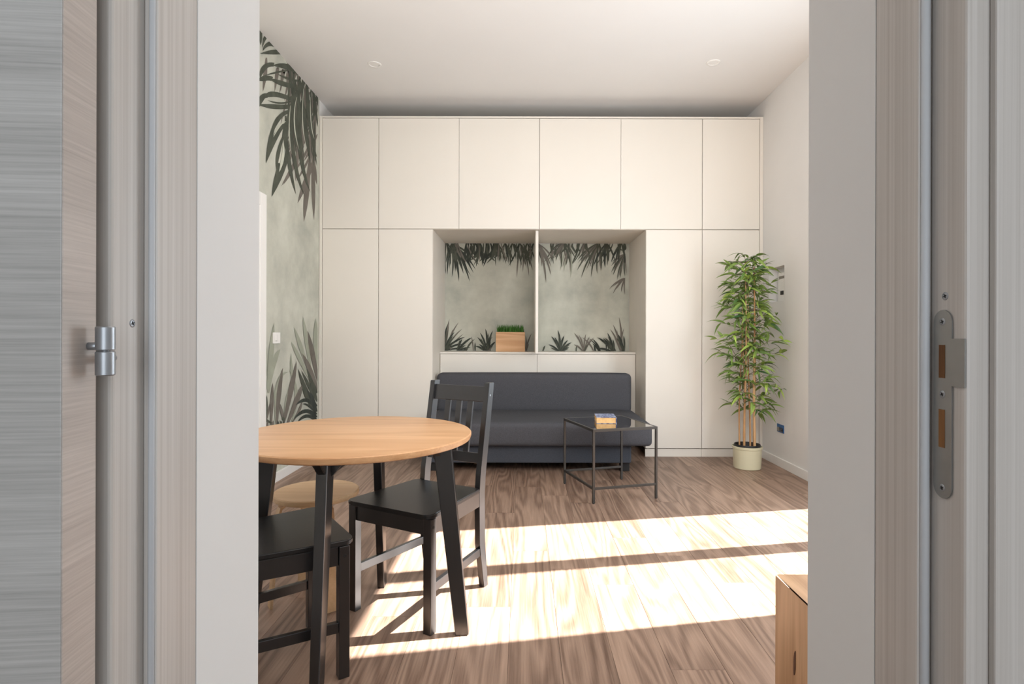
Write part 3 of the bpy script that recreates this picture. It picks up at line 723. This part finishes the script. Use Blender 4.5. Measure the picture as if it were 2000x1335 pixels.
for x, y in ((.835, 4.64), (-.72, 4.64), (.835, 5.2), (-.72, 5.2)):
    w = wpos(sf); bm = bmesh.new(); beam(bm, (x - w.x, y - w.y, 0), (x - w.x, y - w.y, .076), .075, .06, bevel=.003)
    link('leg', bm, M['black_plastic'], sf)

# ---------------------------------------------------------------- glass coffee table
def fp(px, py, z=0):
    Y = F * (H - z) / (py - VY); return Vector(((px - VX) * Y / F, Y, z))
ct = empty('coffee_table', (.6, 4.0, 0), label='small square side table with dark metal frame and clear glass top', cat='table')
A_, B_, C_, D_ = [fp(*p) for p in ((1103.5, 944), (1160, 983), (1282, 972), (1214.5, 935))]
w = wpos(ct); A_, B_, C_, D_ = [p - w for p in (A_, B_, C_, D_)]
hT, hb, tk = .492, .098, .015
axis_bc = (C_ - B_).normalized(); axis_ba = (A_ - B_).normalized()
for p in (A_, B_, C_, D_):
    bm = bmesh.new(); beam(bm, p + Vector((0, 0, .004)), p + Vector((0, 0, hT)), tk, tk, axis_bc, bevel=.001); l_ = link('leg', bm, M['steel_dark'], ct)
    bm = bmesh.new(); lathe(bm, [(0, 0), (.0068, 0), (.0072, .004), (.0072, .0045), (0, .0045)], 14, p.x, p.y); link('foot_cap', bm, M['black_plastic'], l_)
for a, b in ((A_, B_), (B_, C_), (D_, A_)):
    u = (b - a).normalized() * tk / 2
    bm = bmesh.new(); beam(bm, a + u + Vector((0, 0, hb)), b - u + Vector((0, 0, hb)), tk, tk * .9, Vector((0, 0, 1)), bevel=.001); link('stretcher', bm, M['steel_dark'], ct)
for a, b in ((A_, B_), (B_, C_), (C_, D_), (D_, A_)):
    u = (b - a).normalized() * tk / 2
    bm = bmesh.new(); beam(bm, a + u + Vector((0, 0, hT - .009)), b - u + Vector((0, 0, hT - .009)), .018, tk, Vector((0, 0, 1)), bevel=.001); link('top_rail', bm, M['steel_dark'], ct)
bm = bmesh.new(); cc = (A_ + B_ + C_ + D_) / 4
prism(bm, [tuple((cc + (p - cc) * .972)[:2]) for p in (A_, B_, C_, D_)], hT - .007, hT - .001, lambda u, v, z: (u, v, z))
link('glass_top', bm, M['glass'], ct)
# paperback on the glass
bk = empty('book', (.592, 4.06, hT + .0002), R(-3), label='thick paperback with blue patterned cover lying on the glass side table', cat='book')
bm = bmesh.new(); add_box(bm, -.069, .066, -.096, .096, .0014, .0406, .001); link('page_block', bm, M['pages'], bk)
bm = bmesh.new(); add_box(bm, -.071, .0705, -.099, .099, 0, .0013, .0004); link('back_cover', bm, M['book_cover'], bk)
bm = bmesh.new(); add_box(bm, -.071, .0705, -.099, .099, .0407, .0427, .0006); link('front_cover', bm, M['book_cover'], bk)
bm = bmesh.new(); add_box(bm, .0665, .0705, -.099, .099, .0014, .0406, .0008); link('spine', bm, M['book_cover'], bk)

# ---------------------------------------------------------------- chairs
def make_chair(name, loc, rz, label, group):
    root = empty(name, loc, rz, label, 'chair', group)
    K = M['black_wood']
    fw, rw, rd = .190, .152, .405
    # front legs
    for s in (-1, 1):
        bm = bmesh.new(); beam(bm, (s * fw, 0, 0), (s * fw, 0, .430), .036, .034, Vector((1, 0, 0))); link('leg', bm, K, root)
    # rear legs run up as the back posts; kinked
    for s in (-1, 1):
        prof = [(.030, 0), (.0, .20), (-.004, .42), (.004, .50), (.075, .90)]      # centre line offset to the rear, height
        bm = bmesh.new()
        d0 = .021
        left = [(rd + o - d0 * (.8 if z == 0 else 1), z) for o, z in prof]; right = [(rd + o + d0 * (.8 if z == 0 else 1), z) for o, z in prof]
        prism(bm, left + right[::-1], s * rw - .013, s * rw + .013, lambda u, v, w: (w, u, v))
        bmesh.ops.bevel(bm, geom=[e for e in bm.edges], offset=.0018, segments=2, affect='EDGES')
        link('leg', bm, K, root)
    def back_y(z): return rd + .004 + (.071) * (z - .50) / .40
    # seat with rounded front corners
    bm = bmesh.new(); o = []
    fy, by = -.032, .372
    for cx, cy, r, a0, a1 in ((.213, fy, .030, -90, 0), (.176, by, .012, 0, 90), (-.176, by, .012, 90, 180), (-.213, fy, .030, 180, 270)):
        ox = cx - r if cx > 0 else cx + r; oy = cy + r if cy < .1 else cy - r
        for k in range(6):
            a = R(a0 + (a1 - a0) * k / 5); o.append((ox + r * math.cos(a), oy + r * math.sin(a)))
    prism(bm, o, .432, .450, lambda u, v, w: (u, v, w))
    bmesh.ops.bevel(bm, geom=[e for e in bm.edges if abs(e.verts[0].co.z - e.verts[1].co.z) < 1e-5], offset=.004, segments=3, affect='EDGES')
    auto_smooth(link('seat', bm, M['black_seat'], root), 40)
    # aprons
    for a, b, n in (((-fw + .018, 0, .398), (fw - .018, 0, .398), 'apron'), ((-rw + .01, rd - .03, .398), (rw - .01, rd - .03, .398), 'apron'),
                    ((-fw, .017, .398), (-rw - .002, rd - .022, .398), 'apron'), ((fw, .017, .398), (rw + .002, rd - .022, .398), 'apron')):
        bm = bmesh.new(); beam(bm, a, b, .062, .020, Vector((0, 0, 1)), bevel=.0015); link(n, bm, K, root)
    for s in (-1, 1):
        bm = bmesh.new(); beam(bm, (s * fw, .015, .165), (s * (rw + .002), rd - .016, .165), .034, .018, Vector((0, 0, 1)), bevel=.0015); link('stretcher', bm, K, root)
    # backrest
    def rail(z0, z1, nm):
        ym = back_y((z0 + z1) / 2); bm = bmesh.new()
        tilt = Vector((0, .071, .40)).normalized(); c = Vector((0, ym, (z0 + z1) / 2))
        beam(bm, c + Vector((-rw + .012, 0, 0)), c + Vector((rw - .012, 0, 0)), z1 - z0, .018, tilt, bevel=.002); link(nm, bm, K, root)
    rail(.812, .882, 'top_rail'); rail(.545, .590, 'lower_rail')
    for x in (-.062, 0, .062):
        bm = bmesh.new(); beam(bm, (x, back_y(.588), .588), (x, back_y(.814), .814), .028, .012, Vector((1, 0, 0)), bevel=.0015); link('slat', bm, K, root)
    # bolts in the leg faces
    for s in (-1, 1):
        bm = bmesh.new(); tube(bm, [(s * (fw + .017), 0, .398), (s * (fw + .0192), 0, .398)], .0055, 12); link('bolt', bm, M['black_plastic'], root)
        bm = bmesh.new(); tube(bm, [(s * (rw + .012), rd + .06, .845), (s * (rw + .0145), rd + .06, .845)], .0045, 12); link('bolt', bm, M['steel'], root)
    return root
make_chair('dining_chair', (-.515, 2.199, 0), math.atan2(-.477, .879), 'black slatted wooden chair between the round table and the sofa', 'black dining chairs')
make_chair('dining_chair', (-.6985, 2.0, 0), math.atan2(.816, -.578), 'black wooden chair in the near left, only its seat showing beside the doorway', 'black dining chairs')

# ---------------------------------------------------------------- round table
TX, TY, TR, TH = -.625, 2.105, .430, .750
tb = empty('dining_table', (TX, TY, 0), label='round table with honey oak top on black splayed legs', cat='table')
bm = bmesh.new(); lathe(bm, [(0, TH - .026), (TR - .012, TH - .026), (TR - .004, TH - .022), (TR, TH - .012), (TR, TH - .004), (TR - .003, TH - .0008), (TR - .006, TH), (0, TH)], 128)
auto_smooth(link('tabletop', bm, M['table_wood'], tb), 30)
zr = TH - .0262
for k, ang in enumerate((R(90), R(0))):
    u = Vector((math.cos(ang), math.sin(ang), 0)); v = Vector((-u.y, u.x, 0)); bm = bmesh.new()
    dz = 0
    prism(bm, [(-.405, zr), (-.375, zr - .030), (-.335, zr - .058), (.335, zr - .058), (.375, zr - .030), (.405, zr)] if k == 0 else
          [(-.395, zr), (-.365, zr - .026), (-.33, zr - .050), (.33, zr - .050), (.365, zr - .026), (.395, zr)], -.013, .013, lambda a, z, w_: tuple(u * a + v * w_ + Vector((0, 0, z))))
    bmesh.ops.bevel(bm, geom=[e for e in bm.edges], offset=.002, segments=2, affect='EDGES')
    link('cross_rail', bm, M['black_wood'], tb)
    for s in (-1, 1):
        top, bot = u * (s * .322), u * (s * .400)
        bm = bmesh.new()
        beam(bm, bot + Vector((0, 0, 0)), top + Vector((0, 0, zr - .003)), .050, .030, u, w2=.066, d2=.036, bevel=.003)
        # flat foot
        for vv in bm.verts:
            if vv.co.z < .012: vv.co.z = max(vv.co.z, 0) if vv.co.z > 0 else 0
        link('leg', bm, M['black_wood'], tb)
        c = u * (s * .318); bm = bmesh.new()
        prism(bm, [(-.062, zr), (.062, zr), (.030, zr - .044), (.006, zr - .070), (-.006, zr - .070), (-.030, zr - .044)], s * .292, s * .318, lambda a, z, w_: tuple(u * w_ + v * a + Vector((0, 0, z))))
        link('corner_block', bm, M['black_wood'], tb)
        bm = bmesh.new(); tube(bm, [tuple(u * (s * .345) + v * (-s * .0) + Vector((0, 0, zr - .016)) + v * .0), tuple(u * (s * .352) + Vector((0, 0, zr - .016)))], .004, 10); link('bolt', bm, M['steel'], tb)

# ---------------------------------------------------------------- stool
st = empty('stool', (-.885, 2.415, 0), label='round birch stool tucked behind the near chair under the table', cat='stool')
bm = bmesh.new(); lathe(bm, [(0, .424), (.166, .424), (.174, .428), (.176, .436), (.175, .446), (.171, .450), (0, .450)], 72); auto_smooth(link('seat', bm, M['stool_wood'], st), 30)
for a in (38, 128, 218, 308):
    ang = R(a); u = Vector((math.cos(ang), math.sin(ang), 0)); v = Vector((-u.y, u.x, 0)); bm = bmesh.new()
    path = [(.04, .418), (.09, .418), (.128, .414), (.148, .400), (.156, .375), (.170, .18), (.186, .0)]
    lo = []; t = .010
    for i, (r_, z) in enumerate(path):
        p, q = path[max(0, i - 1)], path[min(len(path) - 1, i + 1)]; d = Vector((q[0] - p[0], q[1] - p[1])).normalized(); nn = Vector((-d.y, d.x))
        lo.append(((r_ + nn.x * t / 2, z + nn.y * t / 2), (r_ - nn.x * t / 2, z - nn.y * t / 2)))
    prof = [a_[0] for a_ in lo] + [a_[1] for a_ in lo][::-1]
    prof = [(x, max(0, min(z, .4238))) for x, z in prof]
    prism(bm, prof, -.021, .021, lambda x, z, w_: tuple(u * x + v * w_ + Vector((0, 0, z))))
    auto_smooth(link('leg', bm, M['stool_wood'], st))

# ---------------------------------------------------------------- oak low unit at the right of the doorway
bx0, bx1, by0, by1, bh = .707, 1.30, .93, 1.575, .45
ob = empty('oak_side_unit', ((bx0 + bx1) / 2, (by0 + by1) / 2, 0), label='knotty oak block table half hidden behind the right doorway edge', cat='side table')
t = .036
hw_ = (bx1 - bx0) / 2; hd_ = (by1 - by0) / 2
for s_ in (-1, 1):       # mitred corners
    bm = bmesh.new(); prism(bm, [(-hw_, 0), (-hw_, bh - .0022), (-hw_ + t - .0015, bh - t), (-hw_ + t - .0015, 0)], -hd_, hd_, lambda u_, v_, w_: (-s_ * u_, w_, v_)); link('side_panel', bm, M['box_wood'], ob)
bm = bmesh.new(); prism(bm, [(-hw_ + .0032, bh), (hw_ - .0032, bh), (hw_ - t, bh - t + .0015), (-hw_ + t, bh - t + .0015)], -hd_, hd_, lambda u_, v_, w_: (u_, w_, v_)); link('top', bm, M['box_top'], ob)
box('back_panel', ob, bx0 + t, bx1 - t, by1 - .02, by1, .02, bh - t - .001, M['box_wood'], .001)
box('shelf', ob, bx0 + t, bx1 - t, by0 + .01, by1 - .021, .2, .225, M['box_top'], .001)
# dark knot in the side board
w = wpos(ob); bm = bmesh.new(); kp = []
for i in range(16):
    a = 2 * PI * i / 16; kp.append((.0055 * math.cos(a) * (1 + .3 * math.sin(2 * a)), .034 * math.sin(a)))
prism(bm, kp, 0, -.0012, lambda u_, v_, w_: (w_, u_ + v_ * -.12, v_)); q = link('knot', bm, plain('knot_brown', (82, 44, 24), .6), ob)
q.location = Vector((bx0, 1.462, .268)) - w

# ---------------------------------------------------------------- planter on the niche shelf
pt = empty('grass_planter', (-.130, 5.80, .9407), label='pine planter box with short green grass in the left bay', cat='planter')
pw, pd, ph = .148, .075, .200
for nm, a in (('side_panel', (-pw, pw, -pd, -pd + .012)), ('side_panel', (-pw, pw, pd - .012, pd)), ('side_panel', (-pw, -pw + .012, -pd + .012, pd - .012)), ('side_panel', (pw - .012, pw, -pd + .012, pd - .012))):
    bm = bmesh.new(); add_box(bm, *a, 0, ph, .001); link(nm, bm, M['planter_wood'], pt)
bm = bmesh.new(); add_box(bm, -pw + .0125, pw - .0125, -pd + .0125, pd - .0125, 0, ph - .02); link('soil', bm, M['soil'], pt)
bm = bmesh.new()
for k in range(620):
    x, y = random.uniform(-pw + .014, pw - .014), random.uniform(-pd + .014, pd - .014); hh = random.uniform(.045, .108); a = random.uniform(0, 2 * PI); ln = random.uniform(.0, .03); wv = .0028
    ln = min(ln, .025)
    d = Vector((math.cos(a), math.sin(a), 0)); s = Vector((-d.y, d.x, 0)) * wv
    b0 = Vector((x, y, ph - .021)); b1 = b0 + Vector((0, 0, hh * .6)) + d * ln * .3; b2 = b0 + Vector((0, 0, hh)) + d * ln
    vs = [bm.verts.new(p) for p in (b0 - s, b0 + s, b1 + s * .8, b1 - s * .8, b2)]
    bm.faces.new((vs[0], vs[1], vs[2], vs[3])); bm.faces.new((vs[3], vs[2], vs[4]))
tag(link('grass_tuft', bm, M['grass'], pt), kind='stuff')

# ---------------------------------------------------------------- bamboo
BX, BY = 1.885, 4.735
bp = empty('potted_bamboo', (BX, BY, 0), label='tall artificial bamboo with tan canes in a cream pot by the right wall', cat='plant')
bm = bmesh.new(); lathe(bm, [(0, .0), (.104, .0), (.110, .006), (.115, .165), (.121, .168), (.122, .186), (.117, .188), (.112, .186), (.110, .150), (0, .150)], 64); auto_smooth(link('pot', bm, M['cream_pot'], bp), 40)
bm = bmesh.new(); lathe(bm, [(0, .165), (.085, .165), (.097, .200), (.103, .203), (.105, .199), (.100, .152), (0, .152)], 48); auto_smooth(link('inner_pot', bm, M['black_plastic'], bp), 40)
bm = bmesh.new(); lathe(bm, [(0, .176), (.05, .174), (.088, .170), (.088, .166), (0, .166)], 32); link('soil', bm, M['soil'], bp)
canes = []
for x, y, tx, ty, hh, r_ in ((-.062, .02, -.035, .03, 1.25, .007), (-.032, -.03, -.020, -.02, 1.72, .010), (-.008, .035, -.03, .03, 1.45, .008), (.022, .0, .012, .03, 1.58, .008), (.050, -.028, .046, -.02, 1.70, .011), (.066, .02, .075, .02, 1.3, .008)):
    bm = bmesh.new(); pts = []; rad = []; n = 26
    for i in range(n + 1):
        tt = i / n; z = .17 + (hh - .17) * tt
        pts.append((x + (tx - x) * tt + .005 * math.sin(tt * 7 + x * 60), y + (ty - y) * tt + .005 * math.cos(tt * 6 + x * 50), z)); node = 1.12 if i % 5 == 2 else 1
        rad.append(r_ * (1 - .6 * tt) * node)
    tube(bm, pts, rad, 10); auto_smooth(link('cane', bm, M['cane'], bp), 50); canes.append(pts)
def leaf_mesh(L, W, droop, fold):
    bm = bmesh.new(); n = 6; rows = []
    for i in range(n + 1):
        t_ = i / n; w_ = W / 2 * (math.sin(PI * min(1, t_ ** .75 * 1.02)) ** .9 if 0 < i < n else 0.0)
        z = -droop * L * t_ * t_; xx = L * t_ * (1 - droop * .25 * t_)
        if i in (0, n): rows.append([bm.verts.new((xx, 0, z))])
        else: rows.append([bm.verts.new((xx, -w_, z + fold * w_)), bm.verts.new((xx, 0, z)), bm.verts.new((xx, w_, z + fold * w_))])
    for a, b in zip(rows, rows[1:]):
        if len(a) == 1: bm.faces.new((a[0], b[0], b[1])); bm.faces.new((a[0], b[1], b[2]))
        elif len(b) == 1: bm.faces.new((a[0], b[0], a[1])); bm.faces.new((a[1], b[0], a[2]))
        else:
            bm.faces.new((a[0], b[0], b[1], a[1])); bm.faces.new((a[1], b[1], b[2], a[2]))
    me = bpy.data.meshes.new('leaf'); bm.to_mesh(me); bm.free(); me.materials.append(M['leaf'])
    for p in me.polygons: p.use_smooth = True
    return me
LM = [leaf_mesh(L, W, d, .35) for L, W, d in ((.130, .025, .35), (.145, .026, .55), (.115, .023, .2), (.155, .026, .7), (.105, .023, .1), (.135, .028, .45))]
# silhouette half widths (left, right) by height, metres, read from the plant
SIL = [(.33, .10, .14), (.45, .16, .22), (.60, .20, .26), (.75, .20, .26), (.86, .24, .27), (.98, .26, .28), (1.10, .22, .27), (1.22, .22, .27), (1.35, .26, .27), (1.48, .24, .24), (1.60, .22, .20), (1.72, .15, .12), (1.80, .10, .08)]
def sil(z):
    for a, b in zip(SIL, SIL[1:]):
        if a[0] <= z <= b[0]:
            t_ = (z - a[0]) / (b[0] - a[0]); return a[1] + (b[1] - a[1]) * t_, a[2] + (b[2] - a[2]) * t_
    return SIL[0][1:] if z < .4 else SIL[-1][1:]
leaves = []   # matrices
tw = []
XMAX = XR - BX - .02; YMAX = YC - BY - .02
rnd = random.Random(21)
def cluster(p0, az, ln, up, n):
    d = Vector((math.cos(az), math.sin(az), 0))
    tip = p0 + d * ln + Vector((0, 0, up)); mid = p0 + d * ln * .55 + Vector((0, 0, up * .8 + .015))
    tip.x = min(tip.x, XMAX - .02); mid.x = min(mid.x, XMAX - .02); tip.y = min(tip.y, YMAX)
    tw.append([p0, mid, tip])
    for k in range(n):
        t_ = 1 - (k // 2) * .22; base = p0.lerp(tip, max(.25, t_)) + Vector((0, 0, .006))
        a = az + (k - (n - 1) / 2) * rnd.uniform(.42, .72) + rnd.uniform(-.25, .25); el = rnd.uniform(-.35, .75); me = rnd.randrange(len(LM)); sc_ = rnd.uniform(.75, 1.08)
        Rm = Matrix.Rotation(a, 4, 'Z') @ Matrix.Rotation(-el, 4, 'Y') @ Matrix.Rotation(rnd.uniform(-.9, .9), 4, 'X')
        tipw = base + (Rm @ Vector((.13 * sc_, 0, -.03))); 
        if tipw.x > XMAX or tipw.y > YMAX:
            a = PI + rnd.uniform(-1.2, 1.2) if tipw.x > XMAX and rnd.random() < .3 else -PI / 2 + rnd.uniform(-.9, .5)
            Rm = Matrix.Rotation(a, 4, 'Z') @ Matrix.Rotation(-el, 4, 'Y') @ Matrix.Rotation(rnd.uniform(-.9, .9), 4, 'X')
            tipw = base + (Rm @ Vector((.13 * sc_, 0, -.03)))
            if tipw.x > XMAX or tipw.y > YMAX: continue
        leaves.append((me, Matrix.Translation(base) @ Rm @ Matrix.Scale(sc_, 4)))
NC = 150
for i in range(NC):
    z = .42 + (1.70 - .42) * ((i + rnd.random()) / NC) ** .82
    cn = [c for c in canes if c[-1][2] > z + .02] or [canes[1]]
    c = rnd.choice(cn); q = min(c, key=lambda p: abs(p[2] - z)); p0 = Vector((q[0], q[1], z))
    az = i * 2.39996 + rnd.uniform(-.4, .4); L_, R_ = sil(z); ext = (L_ if math.cos(az) < 0 else R_)
    target = ext * (.55 + .45 * abs(math.cos(az))) * rnd.uniform(.4, 1.2)
    ln = max(.03, target - .055)
    cluster(p0, az, ln, rnd.uniform(.0, .07), rnd.choice((4, 5, 6, 6)))
for c in canes: cluster(Vector(c[-1]), rnd.uniform(0, 6), .02, .03, 5)
# the two tall tips and the long side branches of the photograph
cluster(Vector(canes[1][-1]), R(150), .02, .07, 5); cluster(Vector(canes[4][-1]), R(20), .01, .07, 4)
q = canes[0][14]; cluster(Vector((q[0], q[1], .88)), R(200), .24, .20, 6); cluster(Vector((q[0], q[1], .90)), R(190), .17, .06, 5)
q = canes[4][15]; cluster(Vector((q[0], q[1], 1.0)), R(-48), .24, .07, 6); cluster(Vector((q[0], q[1], .93)), R(-40), .20, .03, 5)
leaves = [q for q in leaves if all((lambda p: p.x < XR - BX - .006 and p.y < YC - BY - .006)(q[1] @ v.co) for v in LM[q[0]].vertices)]
leaves.sort(key=lambda m: m[1].translation.y)
for me, Mx in leaves[:300]:
    o = bpy.data.objects.new('leaf', LM[me]); COL.objects.link(o); o.parent = bp; o.matrix_local = Mx
bm = bmesh.new()
for me, Mx in leaves[300:]:
    n0 = len(bm.verts); bm.from_mesh(LM[me]); bm.verts.ensure_lookup_table(); bmesh.ops.transform(bm, matrix=Mx, verts=bm.verts[n0:])
me = bpy.data.meshes.new('rear_leaves'); bm.to_mesh(me); bm.free(); me.materials.append(M['leaf'])
o = bpy.data.objects.new('rear_leaves', me); COL.objects.link(o); o.parent = bp; o['kind'] = 'stuff'
for pts in tw:
    bm = bmesh.new(); tube(bm, pts, [.0028, .002, .0012], 5); link('twig', bm, M['twig'], bp)
